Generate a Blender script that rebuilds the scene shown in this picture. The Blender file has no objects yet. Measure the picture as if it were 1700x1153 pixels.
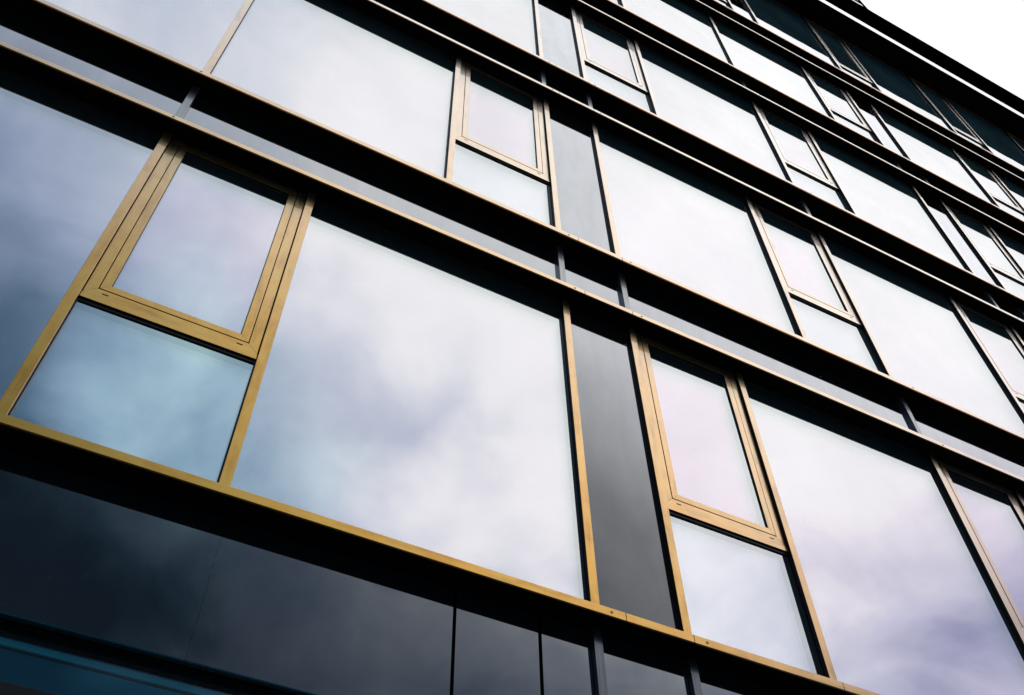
import bpy, bmesh, math, random
from mathutils import Matrix, Vector
random.seed(7)
C = bpy.context.scene.collection
S = bpy.context.scene

# ------------------------------------------------------------------ camera
Z0 = 5.0                                  # height of the first window sill above the pavement
cam_d = bpy.data.cameras.new('camera')
cam = bpy.data.objects.new('camera', cam_d)
C.objects.link(cam)
right = Vector((0.88897833, -0.45776185, -0.01310042))
down = Vector((0.35346549, 0.70406044, -0.61592293))
fwd = Vector((0.2911695, 0.54291159, 0.78769748))
m = Matrix((right, -down, -fwd)).transposed().to_4x4()
m.translation = Vector((0.75106555, -3.89217791, -3.377758 + Z0))
cam.matrix_world = m
cam_d.sensor_width = 36.0
cam_d.lens = 36.0 * 1604.3722 / 1700.0
cam_d.clip_start = 0.05
cam_d.clip_end = 3000
S.camera = cam

# ------------------------------------------------------------------ colour management
S.view_settings.view_transform = 'Standard'
S.view_settings.look = 'None'
S.view_settings.exposure = 0.0
S.view_settings.gamma = 1.0
S.view_settings.use_curve_mapping = False
S.render.engine = 'CYCLES'
S.cycles.max_bounces = 10
S.cycles.glossy_bounces = 8
S.cycles.transparent_max_bounces = 12
S.cycles.sample_clamp_indirect = 6.0

# ------------------------------------------------------------------ node helper
class NT:
    def __init__(self, tree):
        self.t = tree
        self.n = tree.nodes
        self.l = tree.links
    def add(self, kind, **kw):
        nd = self.n.new(kind)
        for k, v in kw.items():
            setattr(nd, k, v)
        return nd
    def put(self, sock, v):
        if isinstance(v, bpy.types.NodeSocket):
            self.l.new(v, sock)
        else:
            sock.default_value = v
    def math(self, op, a, b=0.0, c=None, clamp=False):
        nd = self.add('ShaderNodeMath', operation=op, use_clamp=clamp)
        self.put(nd.inputs[0], a); self.put(nd.inputs[1], b)
        if c is not None: self.put(nd.inputs[2], c)
        return nd.outputs[0]
    def noise(self, vec, scale, detail=4.0, rough=0.55, dist=0.0):
        nd = self.add('ShaderNodeTexNoise')
        self.put(nd.inputs['Vector'], vec)
        nd.inputs['Scale'].default_value = scale
        nd.inputs['Detail'].default_value = detail
        nd.inputs['Roughness'].default_value = rough
        nd.inputs['Distortion'].default_value = dist
        return nd.outputs[0]
    def ramp(self, fac, stops, interp='LINEAR'):
        nd = self.add('ShaderNodeValToRGB')
        nd.color_ramp.interpolation = interp
        e = nd.color_ramp.elements
        while len(e) < len(stops): e.new(0.5)
        for el, (p, c) in zip(e, stops):
            el.position = p
            el.color = (c[0], c[1], c[2], 1) if not isinstance(c, (int, float)) else (c, c, c, 1)
        self.put(nd.inputs[0], fac)
        return nd.outputs[0]
    def mix(self, fac, a, b, mode='MIX'):
        nd = self.add('ShaderNodeMix', data_type='RGBA', blend_type=mode)
        self.put(nd.inputs['Factor'], fac)
        self.put(nd.inputs[6], a); self.put(nd.inputs[7], b)
        return nd.outputs[2]
    def mapping(self, vec, scale=(1, 1, 1), loc=(0, 0, 0)):
        nd = self.add('ShaderNodeMapping')
        self.put(nd.inputs['Vector'], vec)
        nd.inputs['Scale'].default_value = scale
        nd.inputs['Location'].default_value = loc
        return nd.outputs[0]

# ------------------------------------------------------------------ sky: broken cloud, dark to the low left of the street
CLOUDS = [((0.45, -0.69, 0.55), 0.22, 0.20), ((0.13, -0.60, 0.79), 0.24, -0.20), ((-0.05, -0.715, 0.70), 0.15, 0.26), ((0.33, -0.66, 0.67), 0.20, 0.08), ((0.22, -0.70, 0.68), 0.10, 0.10),
          ((0.72, -0.50, 0.50), 0.30, 0.12), ((0.55, -0.60, 0.57), 0.22, 0.18), ((0.62, -0.47, 0.62), 0.2, -0.09), ((-0.20, -0.44, 0.88), 0.25, 0.30),
          ((0.60, -0.25, 0.76), 0.40, 0.22), ((-0.04, -0.57, 0.82), 0.14, 0.14)]
SUN_EL, SUN_AZ = 52.0, 20.0               # sun behind the building, veiled by cloud
W = bpy.data.worlds.new('World'); S.world = W; W.use_nodes = True
w = NT(W.node_tree); w.n.clear()
tc = w.add('ShaderNodeTexCoord').outputs['Generated']
sep = w.add('ShaderNodeSeparateXYZ'); w.l.new(tc, sep.inputs[0])
X, Y, Zc = sep.outputs
# cloud deck coordinates: the view direction met with a flat layer overhead
zz = w.math('ADD', w.math('MAXIMUM', Zc, 0.0), 0.22)
deck = w.add('ShaderNodeCombineXYZ')
w.put(deck.inputs[0], w.math('DIVIDE', X, zz)); w.put(deck.inputs[1], w.math('DIVIDE', Y, zz)); deck.inputs[2].default_value = 0.37
big = w.noise(deck.outputs[0], 2.1, 3.0, 0.5, 0.3)
mid = w.noise(deck.outputs[0], 5.2, 7.0, 0.56, 0.35)
tint = w.noise(w.mapping(deck.outputs[0], loc=(4.1, 2.2, 1.0)), 2.6, 2.0, 0.5)
# cloud thickness falls off across the sky
lum = w.math('ADD', w.math('MULTIPLY', X, 1.40), -2.74)
lum = w.math('ADD', lum, w.math('MULTIPLY', w.math('ABSOLUTE', Y), 1.0))
lum = w.math('ADD', lum, w.math('MULTIPLY', Zc, 3.62))
lum = w.math('ADD', lum, w.math('MULTIPLY', w.math('SUBTRACT', big, 0.5), 0.9))
lum = w.math('ADD', lum, w.math('MULTIPLY', w.math('SUBTRACT', mid, 0.5), 0.76))
# single cloud masses: direction, size, how much they darken or clear the deck
warp = w.add('ShaderNodeTexNoise'); w.l.new(deck.outputs[0], warp.inputs['Vector'])
warp.inputs['Scale'].default_value = 4.5; warp.inputs['Detail'].default_value = 5.0
wv = w.add('ShaderNodeVectorMath', operation='SUBTRACT'); w.l.new(warp.outputs['Color'], wv.inputs[0]); wv.inputs[1].default_value = (0.5, 0.5, 0.5)
ws = w.add('ShaderNodeVectorMath', operation='SCALE'); w.l.new(wv.outputs[0], ws.inputs[0]); ws.inputs['Scale'].default_value = 0.26
wd = w.add('ShaderNodeVectorMath', operation='ADD'); w.l.new(tc, wd.inputs[0]); w.l.new(ws.outputs[0], wd.inputs[1])
for cdir, rad, amt in CLOUDS:
    dn = w.add('ShaderNodeVectorMath', operation='DISTANCE'); w.l.new(wd.outputs[0], dn.inputs[0]); dn.inputs[1].default_value = cdir
    q = w.math('SUBTRACT', 1.0, w.math('DIVIDE', dn.outputs['Value'], rad), clamp=True)
    q = w.math('MULTIPLY', w.math('MULTIPLY', q, q), w.math('SUBTRACT', 3.0, w.math('MULTIPLY', q, 2.0)))
    lum = w.math('ADD', lum, w.math('MULTIPLY', q, amt))
fac = w.math('DIVIDE', lum, 1.6, clamp=True)
hue = w.math('SUBTRACT', 1.0, w.math('MULTIPLY', fac, 1.35), clamp=True)          # thick bright cloud is neutral
cloud = w.ramp(fac, [(0.0, (0.045, 0.075, 0.12)), (0.12, (0.10, 0.165, 0.25)), (0.30, (0.35, 0.41, 0.565)),
                     (0.48, (0.69, 0.74, 0.86)), (0.64, (1.10, 1.105, 1.125)), (0.78, (1.22, 1.225, 1.23)), (1.0, (1.36, 1.36, 1.36))], 'LINEAR')
# cool teal clouds low on one side, lilac grey on the other
side = w.math('ADD', w.math('ADD', w.math('MULTIPLY', X, 0.6), w.math('MULTIPLY', Zc, 0.5)), -0.55)
cloud = w.mix(w.math('ADD', w.math('MULTIPLY', hue, 1.6), 0.1, clamp=True), cloud, w.ramp(w.math('ADD', w.math('MULTIPLY', side, 4.0), 0.5), [(0.0, (0.96, 1.015, 1.02)), (0.25, (0.98, 1.005, 1.005)), (0.65, (1.0, 1.0, 1.0)), (1.0, (1.075, 0.955, 1.035))]), 'MULTIPLY')
lil = w.ramp(tint, [(0.30, (0.975, 1.01, 1.02)), (0.50, (1.0, 1.0, 1.0)), (0.70, (1.02, 0.99, 1.015))])
cloud = w.mix(w.math('ADD', w.math('MULTIPLY', hue, 1.2), 0.05, clamp=True), cloud, lil, 'MULTIPLY')
# one bluish green opening low over the street
tn = w.add('ShaderNodeVectorMath', operation='DISTANCE'); w.l.new(wd.outputs[0], tn.inputs[0]); tn.inputs[1].default_value = (0.0, -0.715, 0.695)
tq = w.math('SUBTRACT', 1.0, w.math('DIVIDE', tn.outputs['Value'], 0.20), clamp=True)
cloud = w.mix(w.math('MULTIPLY', tq, 1.5, clamp=True), cloud, (0.85, 1.06, 1.0, 1), 'MULTIPLY')
sky = w.add('ShaderNodeTexSky', sky_type='NISHITA')
sky.sun_disc = False
sky.sun_elevation = math.radians(SUN_EL); sky.sun_rotation = math.radians(SUN_AZ)
bg1 = w.add('ShaderNodeBackground'); w.l.new(sky.outputs[0], bg1.inputs[0]); bg1.inputs[1].default_value = 0.08
bg2 = w.add('ShaderNodeBackground'); w.l.new(cloud, bg2.inputs[0]); bg2.inputs[1].default_value = 1.0
mx = w.add('ShaderNodeMixShader'); mx.inputs[0].default_value = 0.94      # almost full cloud cover
w.l.new(bg1.outputs[0], mx.inputs[1]); w.l.new(bg2.outputs[0], mx.inputs[2])
wo = w.add('ShaderNodeOutputWorld'); w.l.new(mx.outputs[0], wo.inputs[0])

sun_d = bpy.data.lights.new('sun', 'SUN'); sun_d.energy = 0.6; sun_d.angle = math.radians(14); sun_d.color = (1, 0.96, 0.9)
sun = bpy.data.objects.new('sun', sun_d); C.objects.link(sun)
az, el = math.radians(SUN_AZ), math.radians(SUN_EL)
to_sun = Vector((math.sin(az) * math.cos(el), math.cos(az) * math.cos(el), math.sin(el)))
sun.rotation_euler = to_sun.to_track_quat('Z', 'Y').to_euler()

# ------------------------------------------------------------------ materials
def mat(name):
    mt = bpy.data.materials.new(name); mt.use_nodes = True
    t = NT(mt.node_tree); t.n.clear()
    out = t.add('ShaderNodeOutputMaterial')
    return mt, t, out

def principled(t, out, base, rough, metal=0.0, spec=0.5, coat=0.0, coat_rough=0.05, coat_ior=1.5, ior=1.5):
    p = t.add('ShaderNodeBsdfPrincipled')
    t.put(p.inputs['Base Color'], base); t.put(p.inputs['Roughness'], rough)
    t.put(p.inputs['Metallic'], metal); t.put(p.inputs['IOR'], ior)
    p.inputs['Specular IOR Level'].default_value = spec
    t.put(p.inputs['Coat Weight'], coat); p.inputs['Coat Roughness'].default_value = coat_rough
    p.inputs['Coat IOR'].default_value = coat_ior
    t.l.new(p.outputs[0], out.inputs[0])
    return p

def obj_coords(t):
    # world position keeps the grain continuous and different on every bar
    return t.add('ShaderNodeNewGeometry').outputs['Position']

def gold_metal(name, grain, hi=(0.97, 0.51, 0.10), lo=(0.76, 0.37, 0.055)):
    mt, t, out = mat(name)
    pos = obj_coords(t)
    streak = t.noise(t.mapping(pos, scale=grain), 1.0, 5.0, 0.65)
    blotch = t.noise(pos, 3.2, 6.0, 0.68, 0.4)
    v = t.math('ADD', t.math('MULTIPLY', streak, 0.38), t.math('MULTIPLY', blotch, 0.62))
    base = t.ramp(v, [(0.36, lo), (0.50, hi), (0.66, (0.96, 0.60, 0.14))])
    # dull weathered patches and runs
    worn = t.math('MULTIPLY', t.math('SUBTRACT', t.noise(t.mapping(pos, scale=tuple(3.0 if g_ < 50 else 16.0 for g_ in grain)), 1.0, 5.0, 0.6), 0.50), 3.5, clamp=True)
    base = t.mix(t.math('MULTIPLY', worn, 0.36), base, (0.46, 0.27, 0.075, 1))
    rough = t.math('ADD', t.math('ADD', t.math('MULTIPLY', streak, 0.20), t.math('MULTIPLY', worn, 0.16)), 0.20)
    lw = t.add('ShaderNodeLayerWeight'); lw.inputs['Blend'].default_value = 0.5
    base = t.mix(t.ramp(lw.outputs['Facing'], [(0.36, 0.0), (0.50, 0.25), (0.60, 0.55), (0.75, 0.92)]), base, (0.96, 0.90, 0.82, 1))   # metal pales towards grazing
    coat = t.ramp(lw.outputs['Facing'], [(0.24, 0.06), (0.38, 0.38), (0.52, 0.95), (0.6, 1.0)])
    p = principled(t, out, base, rough, 0.95, 0.5, coat, 0.045, 2.0)
    bp = t.add('ShaderNodeBump'); bp.inputs['Strength'].default_value = 0.10; bp.inputs['Distance'].default_value = 0.002
    t.l.new(streak, bp.inputs['Height']); t.l.new(bp.outputs[0], p.inputs['Normal'])
    return mt
M = {}
M['gold_v'] = gold_metal('brushed_bronze_upright', (190, 190, 2.2))
M['gold_h'] = gold_metal('brushed_bronze_level', (2.2, 190, 190))

mt, t, out = mat('dark_soffit'); M['soffit'] = mt  # shade under the ledges put into a near-black colour
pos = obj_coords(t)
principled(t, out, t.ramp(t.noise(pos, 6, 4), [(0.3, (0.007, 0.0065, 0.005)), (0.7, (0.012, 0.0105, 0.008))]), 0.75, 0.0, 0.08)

mt, t, out = mat('black_gasket'); M['gasket'] = mt
principled(t, out, (0.012, 0.011, 0.013, 1), 0.38, 0.0, 0.5)

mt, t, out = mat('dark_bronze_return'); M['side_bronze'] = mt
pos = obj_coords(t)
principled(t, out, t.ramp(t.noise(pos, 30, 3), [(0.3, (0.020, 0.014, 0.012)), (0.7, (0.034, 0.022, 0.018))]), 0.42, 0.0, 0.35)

mt, t, out = mat('shadow_gap'); M['gap'] = mt
principled(t, out, (0.006, 0.005, 0.005, 1), 0.8, 0.0, 0.1)

mt, t, out = mat('pale_trim'); M['trim'] = mt
pos = obj_coords(t)
principled(t, out, t.ramp(t.noise(pos, 3.0, 3), [(0.3, (0.80, 0.80, 0.84)), (0.7, (0.90, 0.90, 0.92))]), 0.22, 0.9, 0.5, 0.6, 0.05, 1.6)

mt, t, out = mat('grey_metal'); M['grey_metal'] = mt
pos = obj_coords(t)
sp = t.noise(pos, 120, 3, 0.7); st = t.noise(t.mapping(pos, scale=(90, 90, 4)), 1.0, 3)
gv = t.math('ADD', t.math('MULTIPLY', sp, 0.6), t.math('MULTIPLY', st, 0.4))
principled(t, out, t.ramp(gv, [(0.35, (0.27, 0.275, 0.28)), (0.65, (0.50, 0.50, 0.50))]), 0.3, 0.85, 0.5, 0.7, 0.05, 1.6)

mt, t, out = mat('dark_grey_metal'); M['post_dark'] = mt
pos = obj_coords(t)
principled(t, out, t.ramp(t.noise(t.mapping(pos, scale=(90, 90, 4)), 1.0, 3), [(0.35, (0.13, 0.14, 0.145)), (0.65, (0.20, 0.21, 0.215))]), 0.3, 0.85, 0.5, 0.5, 0.05, 1.5)

def wavy(t, pos, amp, scale=0.9):
    n = t.noise(pos, scale, 2.0, 0.4)
    bp = t.add('ShaderNodeBump'); bp.inputs['Strength'].default_value = 1.0; bp.inputs['Distance'].default_value = amp
    t.l.new(n, bp.inputs['Height'])
    return bp.outputs[0]

def outer_glass(name, base_f, grz, tint, trans, dust=0.022):
    mt, t, out = mat(name)
    geo = t.add('ShaderNodeNewGeometry')
    nrm = wavy(t, geo.outputs['Position'], 0.0016)
    fr = t.add('ShaderNodeFresnel'); fr.inputs['IOR'].default_value = 1.7
    f = t.math('ADD', t.math('MULTIPLY', fr.outputs[0], grz), base_f, clamp=True)
    f = t.math('MULTIPLY', f, t.math('SUBTRACT', 1.0, geo.outputs['Backfacing']))
    gl = t.add('ShaderNodeBsdfGlossy'); gl.inputs['Roughness'].default_value = 0.0
    t.l.new(t.mix(t.math('MULTIPLY', fr.outputs[0], 2.2, clamp=True), (*tint, 1), (1, 1, 1, 1)), gl.inputs['Color'])      # coating tint fades towards grazing
    t.l.new(nrm, gl.inputs['Normal'])
    tr = t.add('ShaderNodeBsdfTransparent'); tr.inputs['Color'].default_value = (*trans, 1)
    ms = t.add('ShaderNodeMixShader'); t.l.new(f, ms.inputs[0]); t.l.new(tr.outputs[0], ms.inputs[1]); t.l.new(gl.outputs[0], ms.inputs[2])
    # a film of dust and the green body tint of the sheet
    df = t.add('ShaderNodeBsdfDiffuse'); df.inputs['Color'].default_value = (0.24, 0.56, 0.62, 1)
    dn = t.noise(geo.outputs['Position'], 1.1, 5, 0.65)
    lw = t.add('ShaderNodeLayerWeight'); lw.inputs['Blend'].default_value = 0.5
    path = t.math('DIVIDE', 1.0, t.math('MAXIMUM', t.math('SUBTRACT', 1.0, lw.outputs['Facing']), 0.12))   # longer path through the film at a slant
    fd = t.math('MULTIPLY', t.math('MULTIPLY', t.math('MULTIPLY', dn, dust * 2.0), path, clamp=True), t.math('SUBTRACT', 1.0, geo.outputs['Backfacing']))
    m2 = t.add('ShaderNodeMixShader'); t.l.new(fd, m2.inputs[0]); t.l.new(ms.outputs[0], m2.inputs[1]); t.l.new(df.outputs[0], m2.inputs[2])
    t.l.new(m2.outputs[0], out.inputs[0])
    return mt
M['pane'] = outer_glass('outer_glass', 0.55, 0.85, (0.945, 1.0, 0.985), (0.96, 0.97, 0.96))
M['pane_low'] = outer_glass('guard_glass', 0.54, 0.85, (0.935, 1.0, 0.99), (0.97, 0.99, 0.99), 0.024)
M['shop_pane'] = outer_glass('shop_glass', 0.03, 0.6, (0.8, 1.0, 1.0), (0.55, 0.9, 0.95))

def inner_glass(name, refl, tint, body):
    mt, t, out = mat(name)
    geo = t.add('ShaderNodeNewGeometry')
    nrm = wavy(t, geo.outputs['Position'], 0.0022, 1.3)
    gl = t.add('ShaderNodeBsdfGlossy'); gl.inputs['Color'].default_value = (*tint, 1); gl.inputs['Roughness'].default_value = 0.0
    t.l.new(nrm, gl.inputs['Normal'])
    df = t.add('ShaderNodeBsdfDiffuse'); df.inputs['Color'].default_value = (*body, 1)
    ms = t.add('ShaderNodeMixShader'); ms.inputs[0].default_value = refl
    t.l.new(df.outputs[0], ms.inputs[1]); t.l.new(gl.outputs[0], ms.inputs[2])
    t.l.new(ms.outputs[0], out.inputs[0])
    return mt
M['inner'] = inner_glass('inner_glass', 0.93, (1.0, 0.82, 0.93), (0.06, 0.40, 0.36))
M['inner_sash'] = inner_glass('inner_glass_sash', 0.93, (1.0, 0.67, 0.90), (0.06, 0.40, 0.36))
M['inner_low'] = inner_glass('inner_glass_guard', 0.90, (0.98, 0.85, 0.95), (0.46, 0.90, 0.94))
M['inner_shop'] = inner_glass('inner_shop_glass', 0.20, (0.4, 0.95, 1.0), (0.004, 0.05, 0.065))

def panel_glass(name, base, bump, gain=1.0, streaks=False):
    """back-painted glass: black body under a surface that mirrors more and more towards grazing angles"""
    mt, t, out = mat(name)
    pos = obj_coords(t)
    col = t.ramp(t.noise(pos, 1.7, 4, 0.6), [(0.3, tuple(b * 0.75 for b in base)), (0.7, base)])
    specks = t.math('GREATER_THAN', t.noise(pos, 55, 1, 0.5), 0.735)
    rough = t.math('MULTIPLY', specks, 0.2)
    lw = t.add('ShaderNodeLayerWeight'); lw.inputs['Blend'].default_value = 0.5
    fac = t.ramp(lw.outputs['Facing'], [(0.18, 0.05), (0.25, 0.075), (0.32, 0.11), (0.40, 0.17), (0.46, 0.36), (0.50, 0.48), (0.64, 0.60), (0.80, 0.84), (1.0, 1.0)])
    # mottled cloud reflection painted into the mirror strength, in soft vertical drifts
    cloud_mottle = t.noise(t.mapping(pos, scale=(5.5, 5.5, 1.6)), 1.0, 5.0, 0.62, 0.4)
    fac = t.math('MULTIPLY', fac, t.math('ADD', gain * 0.84, t.math('MULTIPLY', cloud_mottle, gain * 0.26)), clamp=True)
    if streaks:
        sx = t.add('ShaderNodeSeparateXYZ'); t.l.new(pos, sx.inputs[0])
        n1 = t.noise(t.mapping(pos, scale=(0, 0, 2.2)), 1.0, 3)
        br = t.noise(t.mapping(pos, scale=(0, 0, 26)), 1.0, 2)
        msk = None
        for cx in (1.188,):
            dx = t.math('ABSOLUTE', t.math('SUBTRACT', sx.outputs[0], t.math('ADD', cx - 0.015, t.math('MULTIPLY', n1, 0.04))))
            a = t.math('LESS_THAN', dx, 0.0018)
            msk = a if msk is None else t.math('MAXIMUM', msk, a)
        msk = t.math('MULTIPLY', msk, t.math('GREATER_THAN', br, 0.46))
        fac = t.math('MULTIPLY', fac, t.math('SUBTRACT', 1.0, t.math('MULTIPLY', msk, 0.45)))
    gl = t.add('ShaderNodeBsdfGlossy'); gl.inputs['Color'].default_value = (0.945, 0.965, 1.0, 1)
    t.l.new(rough, gl.inputs['Roughness']); t.l.new(wavy(t, pos, bump, 1.1), gl.inputs['Normal'])
    df = t.add('ShaderNodeBsdfDiffuse'); t.l.new(col, df.inputs['Color'])
    ms = t.add('ShaderNodeMixShader'); t.l.new(fac, ms.inputs[0]); t.l.new(df.outputs[0], ms.inputs[1]); t.l.new(gl.outputs[0], ms.inputs[2])
    t.l.new(ms.outputs[0], out.inputs[0])
    return mt
M['grey_panel'] = panel_glass('grey_enamel_glass', (0.030, 0.030, 0.031), 0.0012)
M['strip_panel'] = panel_glass('spandrel_glass', (0.006, 0.016, 0.022), 0.0012, 1.0)
M['dark_panel'] = panel_glass('dark_base_panel', (0.017, 0.026, 0.034), 0.0025, 1.95, True)

mt, t, out = mat('roof_black'); M['roof'] = mt
principled(t, out, (0.010, 0.010, 0.011, 1), 0.7, 0.0, 0.2)
mt, t, out = mat('screen_black'); M['screen'] = mt
df = t.add('ShaderNodeBsdfDiffuse'); df.inputs['Color'].default_value = (0.004, 0.004, 0.005, 1); df.inputs['Roughness'].default_value = 1.0
t.l.new(df.outputs[0], out.inputs[0])
mt, t, out = mat('core_wall'); M['core'] = mt
pos = obj_coords(t)
principled(t, out, t.ramp(t.noise(pos, 2.0, 5), [(0.3, (0.03, 0.03, 0.033)), (0.7, (0.05, 0.05, 0.055))]), 0.8, 0.0, 0.2)
mt, t, out = mat('paving'); M['paving'] = mt
pos = obj_coords(t)
br = t.add('ShaderNodeTexBrick'); t.l.new(pos, br.inputs['Vector']); br.inputs['Scale'].default_value = 1.6
br.inputs['Color1'].default_value = (0.06, 0.06, 0.058, 1); br.inputs['Color2'].default_value = (0.075, 0.073, 0.07, 1); br.inputs['Mortar'].default_value = (0.03, 0.03, 0.03, 1)
br.inputs['Mortar Size'].default_value = 0.008
principled(t, out, t.mix(0.35, br.outputs[0], t.ramp(t.noise(pos, 0.8, 5), [(0.3, (0.03, 0.03, 0.03)), (0.7, (0.07, 0.068, 0.066))])), 0.85, 0.0, 0.25)

# ------------------------------------------------------------------ mesh builder
class MB:
    def __init__(self): self.bm = bmesh.new(); self.mats = []
    def mi(self, m):
        if m not in self.mats: self.mats.append(m)
        return self.mats.index(m)
    def prism(self, pts_front, y0, y1, m, bevel=0.0, side=None):
        """closed prism: pts_front are (x,z) counter-clockwise seen from the street, y0 = street side, y1 = back"""
        a = [self.bm.verts.new((x, y0, z)) for x, z in pts_front]
        b = [self.bm.verts.new((x, y1, z)) for x, z in pts_front]
        n = len(a); fs = [self.bm.faces.new(a), self.bm.faces.new(b[::-1])]
        for i in range(n):
            j = (i + 1) % n
            fs.append(self.bm.faces.new((a[i], b[i], b[j], a[j])))
        for k, f in enumerate(fs): f.material_index = self.mi(side if side and k > 0 else m)
        if bevel:
            es = list({e for f in fs for e in f.edges})
            r = bmesh.ops.bevel(self.bm, geom=es, offset=bevel, segments=2, profile=0.5, affect='EDGES', clamp_overlap=True)
        return fs
    def box(self, x0, x1, y0, y1, z0, z1, m, bevel=0.0, side=None):
        return self.prism([(x0, z0), (x1, z0), (x1, z1), (x0, z1)], y0, y1, m, bevel, side)
    def profile_x(self, pts, x0, x1, ms, bevel=0.0):
        """extrude a (y,z) outline along x; ms = one material per outline edge"""
        a = [self.bm.verts.new((x0, y, z)) for y, z in pts]
        b = [self.bm.verts.new((x1, y, z)) for y, z in pts]
        n = len(pts)
        f0 = self.bm.faces.new(a[::-1]); f1 = self.bm.faces.new(b)
        f0.material_index = f1.material_index = self.mi(ms[0])
        for i in range(n):
            j = (i + 1) % n
            f = self.bm.faces.new((a[i], a[j], b[j], b[i])); f.material_index = self.mi(ms[i])
    def ring(self, x0, x1, z0, z1, ws, y0, y1, m, bevel=0.0, g=0.0005, side=None, rail=None):
        rail = rail or m
        """mitred frame; ws = widths (left, right, bottom, top)"""
        l, r, bt, tp = ws
        self.prism([(x0, z0 + g), (x0 + l, z0 + bt + g), (x0 + l, z1 - tp - g), (x0, z1 - g)], y0, y1, m, bevel, side)
        self.prism([(x1 - r, z0 + bt + g), (x1, z0 + g), (x1, z1 - g), (x1 - r, z1 - tp - g)], y0, y1, m, bevel, side)
        self.prism([(x0 + g, z0), (x1 - g, z0), (x1 - r - g, z0 + bt), (x0 + l + g, z0 + bt)], y0, y1, rail, bevel, side)
        self.prism([(x0 + l + g, z1 - tp), (x1 - r - g, z1 - tp), (x1 - g, z1), (x0 + g, z1)], y0, y1, rail, bevel, side)
    def cyl_y(self, x, z, r, y0, y1, m, seg=14):
        self.prism([(x + r * math.cos(2 * math.pi * i / seg), z + r * math.sin(2 * math.pi * i / seg)) for i in range(seg)], y0, y1, m)
    def mesh(self, name):
        bmesh.ops.recalc_face_normals(self.bm, faces=self.bm.faces)
        me = bpy.data.meshes.new(name); self.bm.to_mesh(me); self.bm.free()
        for m in self.mats: me.materials.append(M[m])
        return me

def link(name, me, parent=None, loc=(0, 0, 0), rot=(0, 0, 0), label=None):
    o = bpy.data.objects.new(name, me); C.objects.link(o)
    if parent: o.parent = parent
    o.location = loc; o.rotation_euler = rot
    if label: o['label'] = label
    return o

# ------------------------------------------------------------------ ground
g = MB(); g.box(-400, 400, -400, 400, -0.3, 0.0, 'paving')
pv = link('pavement', g.mesh('pavement')); pv['kind'] = 'structure'; pv['label'] = 'grey paving in front of the glass office building'

# ------------------------------------------------------------------ building
B = bpy.data.objects.new('office_building', None); C.objects.link(B); B.location = (0, 0, 0)
B['label'] = 'glass office building with brass coloured window frames and projecting brass ledges'
B['category'] = 'building'

PL = 0.160          # ledge nose in front of the glass
PM = 0.037          # mullion face in front of the glass
GAP = 0.641         # grey infill bay
BAY = 3.3135
# (underside of sill ledge, top of sill ledge, underside of head ledge, top of head ledge)
FL = [(-0.0593, 0.0, 3.1486, 3.2038), (3.9771, 4.0401, 7.172, 7.2339), (7.9945, 8.055, 11.1854, 11.243),
      (12.029, 12.088, 15.1709, 15.228), (15.9765, 16.035, 20.1187, None)]
FL = [tuple(None if v is None else v + Z0 for v in f) for f in FL]
# bay starts along the facade (left face of the left mullion)
BAYS = [-3.3135, 0.0, 3.941, 7.2545, 11.209, 14.5225, 18.477]
ENDS = {-3.3135: 0.0, 0.0: 3.3, 3.941: 7.2545, 7.2545: 10.568, 11.209: 14.5225, 14.5225: 17.836, 18.477: 21.79}
GREY = [(3.3, 3.941), (10.568, 11.209), (17.836, 18.477)]
SPAN = [(-3.3135, 10.6), (-3.3135, 14.6), (0.0, 14.6), (3.941, 17.9), (7.25, 21.8)]   # what the street below can see of each floor

cache = {}
def cached(key, fn):
    if key not in cache: cache[key] = fn()
    return cache[key]

def mullion(x, z0, z1, wd=0.060):
    def mk():
        b = MB()
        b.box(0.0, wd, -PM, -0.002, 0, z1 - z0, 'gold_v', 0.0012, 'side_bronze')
        return b.mesh('mullion')
    link('mullion', cached(('mul', round(z1 - z0, 4), wd), mk), B, (x, 0, z0))

def pane_pair(parent, x0, x1, z0, z1, y, inner='inner', tilt=0.0, outer='pane'):
    """double glazing: an outer and an inner sheet"""
    w_, h_ = x1 - x0, z1 - z0
    def mo():
        b = MB(); b.box(-w_ / 2, w_ / 2, 0, 0.006, -h_ / 2, h_ / 2, outer); return b.mesh('pane')
    def mi():
        b = MB(); b.box(-w_ / 2, w_ / 2, 0, 0.006, -h_ / 2, h_ / 2, inner); return b.mesh('inner_pane')
    k = (round(w_, 4), round(h_, 4), inner, outer)
    c = ((x0 + x1) / 2, y, (z0 + z1) / 2)
    w_, h_ = x1 - x0, z1 - z0
    rz, rx = random.uniform(-tilt, tilt), random.uniform(-tilt, tilt)
    link('pane', cached(('po',) + k, mo), parent, c, (rx, 0, rz))
    rz2, rx2 = rz + random.uniform(-tilt, tilt) * 0.4, rx + random.uniform(-tilt, tilt) * 0.4
    link('inner_pane', cached(('pi',) + k, mi), parent, (c[0], y + 0.024, c[2]), (rx2, 0, rz2))

def fixed_window(x0, x1, z0, z1):
    w_, h_ = x1 - x0, z1 - z0
    def mk():
        b = MB()
        # black rubber surround, then a slim bead along the head
        b.ring(0, w_, 0, h_, (0.004, 0.004, 0.006, 0.010), -0.006, 0.032, 'gasket', 0, 0.0)
        b.box(0.005, w_ - 0.005, -0.012, -0.0065, h_ - 0.018, h_ - 0.006, 'gasket')
        return b.mesh('fixed_window')
    o = link('fixed_window', cached(('fw', round(w_, 4), round(h_, 4)), mk), B, (x0, 0, z0))
    pane_pair(o, 0.004, w_ - 0.004, 0.006, h_ - 0.010, 0.0, 'inner', 0.0016)

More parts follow.
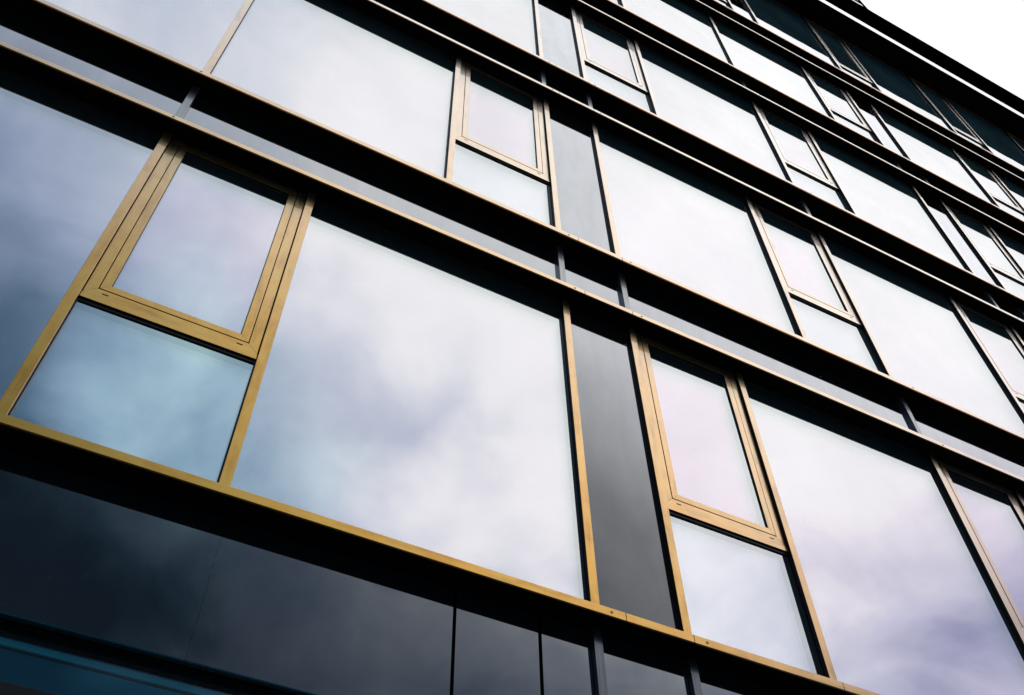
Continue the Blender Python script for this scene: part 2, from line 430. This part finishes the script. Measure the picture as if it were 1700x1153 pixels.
def casement_window(x0, x1, z0, z1, tall=False):
    w_, h_ = x1 - x0, z1 - z0
    zt = 1.140                                  # underside of the transom
    def mk():
        b = MB()
        # outer frame of the opening light (mitred), drip groove and transom lip below it
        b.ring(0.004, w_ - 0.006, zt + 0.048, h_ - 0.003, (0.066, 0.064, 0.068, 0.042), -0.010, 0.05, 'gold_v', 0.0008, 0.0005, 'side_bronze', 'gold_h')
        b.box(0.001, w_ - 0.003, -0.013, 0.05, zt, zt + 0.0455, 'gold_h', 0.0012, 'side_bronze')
        # black surround of the fixed light under the transom
        b.ring(0, w_, 0, zt - 0.0005, (0.005, 0.005, 0.006, 0.022), 0.0, 0.045, 'gasket', 0, 0.0)
        return b.mesh('casement_window')
    o = link('casement_window', cached(('cw', round(w_, 4), round(h_, 4)), mk), B, (x0, 0, z0))
    # the opening sash, 6 mm shadow gap all round
    sx0, sx1, sz0, sz1 = 0.076, w_ - 0.076, zt + 0.122, h_ - 0.051
    def ms():
        b = MB()
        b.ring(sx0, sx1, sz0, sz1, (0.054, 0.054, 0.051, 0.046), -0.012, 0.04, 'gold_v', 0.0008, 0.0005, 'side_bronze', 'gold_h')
        b.ring(sx0 + 0.054, sx1 - 0.054, sz0 + 0.051, sz1 - 0.046, (0.004, 0.004, 0.003, 0.006), -0.004, 0.035, 'gasket', 0, 0.0)
        return b.mesh('sash')
    sash = link('sash', cached(('sash', round(w_, 4), round(h_, 4)), ms), o)
    def mg():
        b = MB(); b.ring(0.0705, w_ - 0.0705, zt + 0.1165, h_ - 0.0455, (0.008, 0.008, 0.008, 0.008), 0.012, 0.03, 'gap', 0, 0.0)
        return b.mesh('gasket')
    link('gasket', cached(('sg', round(w_, 4), round(h_, 4)), mg), o)
    for dx in (0.103, w_ - 0.140):
        def md():
            b = MB(); b.box(0, 0.037, -0.0112, -0.004, 0, 0.007, 'gap'); return b.mesh('drain_slot')
        link('drain_slot', cached('slot', md), o, (dx, 0, zt + 0.079))
    pane_pair(o, sx0 + 0.058, sx1 - 0.058, sz0 + 0.054, sz1 - 0.052, 0.004, 'inner_sash', 0.003)
    pane_pair(o, 0.005, w_ - 0.005, 0.006, zt - 0.0225, 0.012, 'inner_low', 0.003, 'pane_low')

def infill_panel(x0, x1, z0, z1):
    w_, h_ = x1 - x0, z1 - z0
    def mk():
        b = MB(); b.box(0, w_, 0.0, 0.03, 0, h_, 'grey_panel'); return b.mesh('infill_panel')
    link('infill_panel', cached(('ip', round(w_, 4), round(h_, 4)), mk), B, (x0, 0, z0))

def ledge(x0, x1, zb, zt, screws=(), seam=0.0025, depth=PL, nose='gold_h', back=0.0):
    w_ = x1 - x0 - 2 * seam; h_ = zt - zb
    def mk():
        b = MB()
        r = 0.0035
        # nose with eased arrises, underside coloured dark for its shade from just behind the nose back to the glass
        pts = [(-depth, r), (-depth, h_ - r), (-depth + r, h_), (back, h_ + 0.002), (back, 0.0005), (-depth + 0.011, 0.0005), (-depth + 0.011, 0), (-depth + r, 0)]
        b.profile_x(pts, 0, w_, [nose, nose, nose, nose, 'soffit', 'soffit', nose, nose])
        return b.mesh('ledge')
    o = link('ledge', cached(('ledge', round(w_, 4), round(h_, 4), depth, nose), mk), B, (x0 + seam, 0, zb))
    def mb():
        b = MB(); b.box(0, 2 * seam, -depth + 0.006, back, 0.002, h_ - 0.002, 'gap'); return b.mesh('ledge_joint')
    link('ledge_joint', cached(('lj', round(h_, 4), depth), mb), o, (w_, 0, 0))
    for sx in screws:
        def msx():
            b = MB(); b.cyl_y(0, 0, 0.0085, -0.0015, 0.004, 'gap'); b.cyl_y(0, 0, 0.0045, -0.0025, -0.0016, 'grey_metal'); return b.mesh('screw')
        link('screw', cached('screw', msx), o, (sx - x0 - seam, -depth, h_ * 0.5))

def seams(lo, hi):
    """ledge joints: beside every grey bay"""
    xs = []
    for a, b_ in GREY:
        for s in (a + 0.147, b_ - 0.034):
            if lo + 0.2 < s < hi - 0.2: xs.append(s)
    return [lo] + xs + [hi]

SCREWS = [0.021, 3.352, 3.998, 7.340, 10.62, 11.266, 14.575, 17.89, 18.53]

TOP = [8.85, 12.1635, 15.477, 18.7905]      # the top floor is set out on its own grid
for fi, (sb, st, hb, ht) in enumerate(FL):
    lo, hi = SPAN[fi]
    if fi == 4:
        bays = [(b, b + BAY, False) for b in TOP] + [(8.209 - BAY, 8.209, False)]
        greys = [(8.209, 8.85)]
    else:
        bays = [(b, ENDS[b], fi % 2 == 0 or b < -3 or (fi == 3 and b < 4)) for b in BAYS if lo - 0.01 <= b and ENDS[b] <= hi + 0.05]
        greys = [g_ for g_ in GREY if g_[0] >= lo and g_[1] <= hi + 0.1]
    ext = (lo - 3.4, hi + 3.4)
    # ledges, one piece between joints
    for zb, zt_ in ((sb, st), (hb, ht)):
        if zt_ is None: continue
        js = seams(*ext)
        if fi == 0 and zb == sb: js = sorted(js + [5.0])
        for a, b_ in zip(js[:-1], js[1:]):
            ledge(a, b_, zb, zt_, [s for s in SCREWS if a < s < b_])
    top = hb - 0.0005
    for b, e, left in bays:
        mullion(b, st + 0.0025, top)
        if left:      # opening light on the left, big pane on the right
            casement_window(b + 0.0605, b + 1.1005, st + 0.0025, top)
            mullion(b + 1.101, st + 0.0025, top)
            fixed_window(b + 1.1615, e - 0.0005, st + 0.0025, top)
        else:
            fixed_window(b + 0.0605, b + 2.1945, st + 0.0025, top)
            mullion(b + 2.195, st + 0.0025, top)
            casement_window(b + 2.2555, e - 0.0005, st + 0.0025, top)
    for a, b_ in greys:
        mullion(a, st + 0.0025, top)
        infill_panel(a + 0.0605, b_ - 0.0005, st + 0.0025, top)
    # spandrel band above the head ledge, up to the next sill ledge
    if ht is not None:
        nb = FL[fi + 1][0]
        cuts = sorted({round(v, 4) for p in ([b for b in BAYS] + [21.79], [g_[0] for g_ in GREY]) for v in p if lo - 0.1 <= v <= hi + 0.1})
        cuts = [ext[0]] + cuts + [ext[1]]
        for a, b_ in zip(cuts[:-1], cuts[1:]):
            def mp(w_=b_ - a, h_=nb - ht):
                b = MB(); b.box(0, w_ - 0.058 if w_ > 0.2 else w_, 0.0, 0.03, 0, h_ - 0.0035, 'strip_panel'); return b.mesh('spandrel_panel')
            link('spandrel_panel', cached(('sp', round(b_ - a, 4), round(nb - ht, 4)), mp), B, (a + 0.0575, 0, ht + 0.003))
        for v in cuts[1:-1]:
            def mpost(h_=nb - ht):
                b = MB(); b.box(0, 0.056, -PM, 0.02, 0, h_ - 0.0035, 'grey_metal', 0.001); return b.mesh('post')
            link('post', cached(('post', round(nb - ht, 4)), mpost), B, (v, 0, ht + 0.003))

# ground floor: dark fascia panels under the first ledge, shop windows below
zt, zb = FL[0][0] - 0.001, Z0 - 0.883
pcuts = [(-6.6, -3.33), (-3.25, -0.003), (0.06, 2.452), (2.472, 2.962), (2.984, 3.2945), (3.358, 3.9375), (4.0, 6.39), (6.41, 7.25), (7.315, 10.5)]
for a, b_ in pcuts:
    b = MB(); b.box(0, b_ - a, 0.0, 0.04, 0, zt - zb, 'dark_panel'); link('fascia_panel', b.mesh('fascia_panel'), B, (a, 0, zb))
for v in (-3.327, 0.0, 3.2975, 3.9405, 7.254):
    b = MB(); b.box(0, 0.056, -PM, 0.02, 0, zt - zb, 'post_dark', 0.001); link('post', b.mesh('post'), B, (v, 0, zb))
b = MB(); b.box(-10, 14, 0.045, 0.084, zb - 0.0, zb + 0.80, 'gap'); link('backing', b.mesh('backing'), B)
GS = 0.085
STRIPE0, STRIPE1 = -0.085, -0.053
for a in (-6.6, -3.3, 0.0, 3.3, 6.6):
    h_ = zb - 0.02; w_ = 3.3
    b = MB()
    b.ring(0, w_, 0.0, h_, (0.03, 0.03, 0.25, 0.004), GS - 0.03, GS + 0.05, 'gasket', 0.001, 0.0)
    b.box(0.031, w_ - 0.031, GS - 0.026, GS + 0.05, h_ - 0.318, h_ - 0.255, 'gasket', 0.001)
    o = link('shop_window', b.mesh('shop_window'), B, (a, 0, 0.019))
    pane_pair(o, 0.03, w_ - 0.03, h_ - 0.255, h_ - 0.0045, GS, 'inner_shop', 0.0006, 'shop_pane')
    pane_pair(o, 0.03, w_ - 0.03, 0.25, h_ - 0.3185, GS, 'inner_shop', 0.0006, 'shop_pane')
mt, t, out = mat('teal_stripe'); M['teal_stripe'] = mt  # colour of the added stripe behind the shop glass
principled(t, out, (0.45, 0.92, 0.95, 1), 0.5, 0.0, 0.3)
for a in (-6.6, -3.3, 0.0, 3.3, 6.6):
    b = MB(); b.box(a + 0.035, a + 3.265, GS + 0.008, GS + 0.020, zb + STRIPE0, zb + STRIPE1, 'teal_stripe', 0.002)  # added strip, imitates the bright stripe reflected in the shop glass
    link('reflection_stripe', b.mesh('reflection_stripe'), B)
b = MB(); b.box(-10, 14, 0.041, GS - 0.002, zb - 0.0005, zb + 0.03, 'soffit'); link('shop_soffit', b.mesh('shop_soffit'), B)

# solid body of the building behind the glass
b = MB(); b.box(-10.2, 30, 0.145, 16, 0.0, 20.14 + Z0, 'core'); link('wall', b.mesh('wall'), B)

# roof: lower eave with a pale metal edge, upper slab projecting further
ez = FL[4][2]
b = MB()
b.profile_x([(-0.517, 0.004), (-0.517, 0.425), (-0.513, 0.429), (0.0, 0.429), (0.0, 0.030), (-0.500, 0.030), (-0.500, 0.0), (-0.513, 0.0)], -10.2, 30,
            ['trim', 'trim', 'roof', 'roof', 'soffit', 'soffit', 'soffit', 'trim'])
eave = link('eave', b.mesh('eave'), B, (0, 0, ez))
PH = 2.98                                   # dark louvred plant screen standing on the eave
b = MB(); b.box(-10.2, 30, -0.20, 16.3, ez + 0.4295, ez + 0.49, 'roof'); link('roof', b.mesh('roof'), B)
b = MB(); b.box(-10.2, 30, -0.503, -0.44, ez + 0.430, ez + PH, 'screen', 0.004)
n = 16
for i in range(n):
    z = ez + 0.47 + i * (PH - 0.52) / n
    b.box(-10.2, 30, -0.514, -0.5035, z, z + 0.11, 'screen', 0.003)
link('plant_screen', b.mesh('plant_screen'), B)

b = MB(); b.box(-10.2, 30, -0.016, -0.007, ez + 0.016, ez + 0.030, 'gold_h', 0.001)
link('head_trim', b.mesh('head_trim'), B)

# guard rail on the roof edge, ending above the top of the picture
rt = ez + PH + 0.0005
gr = bpy.data.objects.new('guard_rail', None); C.objects.link(gr); gr.location = (13.9, -0.475, rt)
gr['label'] = 'dark metal guard rail ending on the roof edge above the glass facade'; gr['category'] = 'railing'
for i in range(8):
    b = MB(); b.box(-0.02, 0.02, -0.02, 0.02, 0, 1.05, 'screen', 0.003); b.box(-0.05, 0.05, -0.03, 0.03, 0, 0.012, 'screen')
    link('post', b.mesh('post'), gr, (-1.1 * i, 0, 0))
for zr in (0.5, 1.05):
    b = MB(); b.box(-7.7, 0.02, -0.0195, 0.0195, zr + (0.0005 if zr > 1 else 0), zr + 0.04, 'screen', 0.003)
    link('rail', b.mesh('rail'), gr)
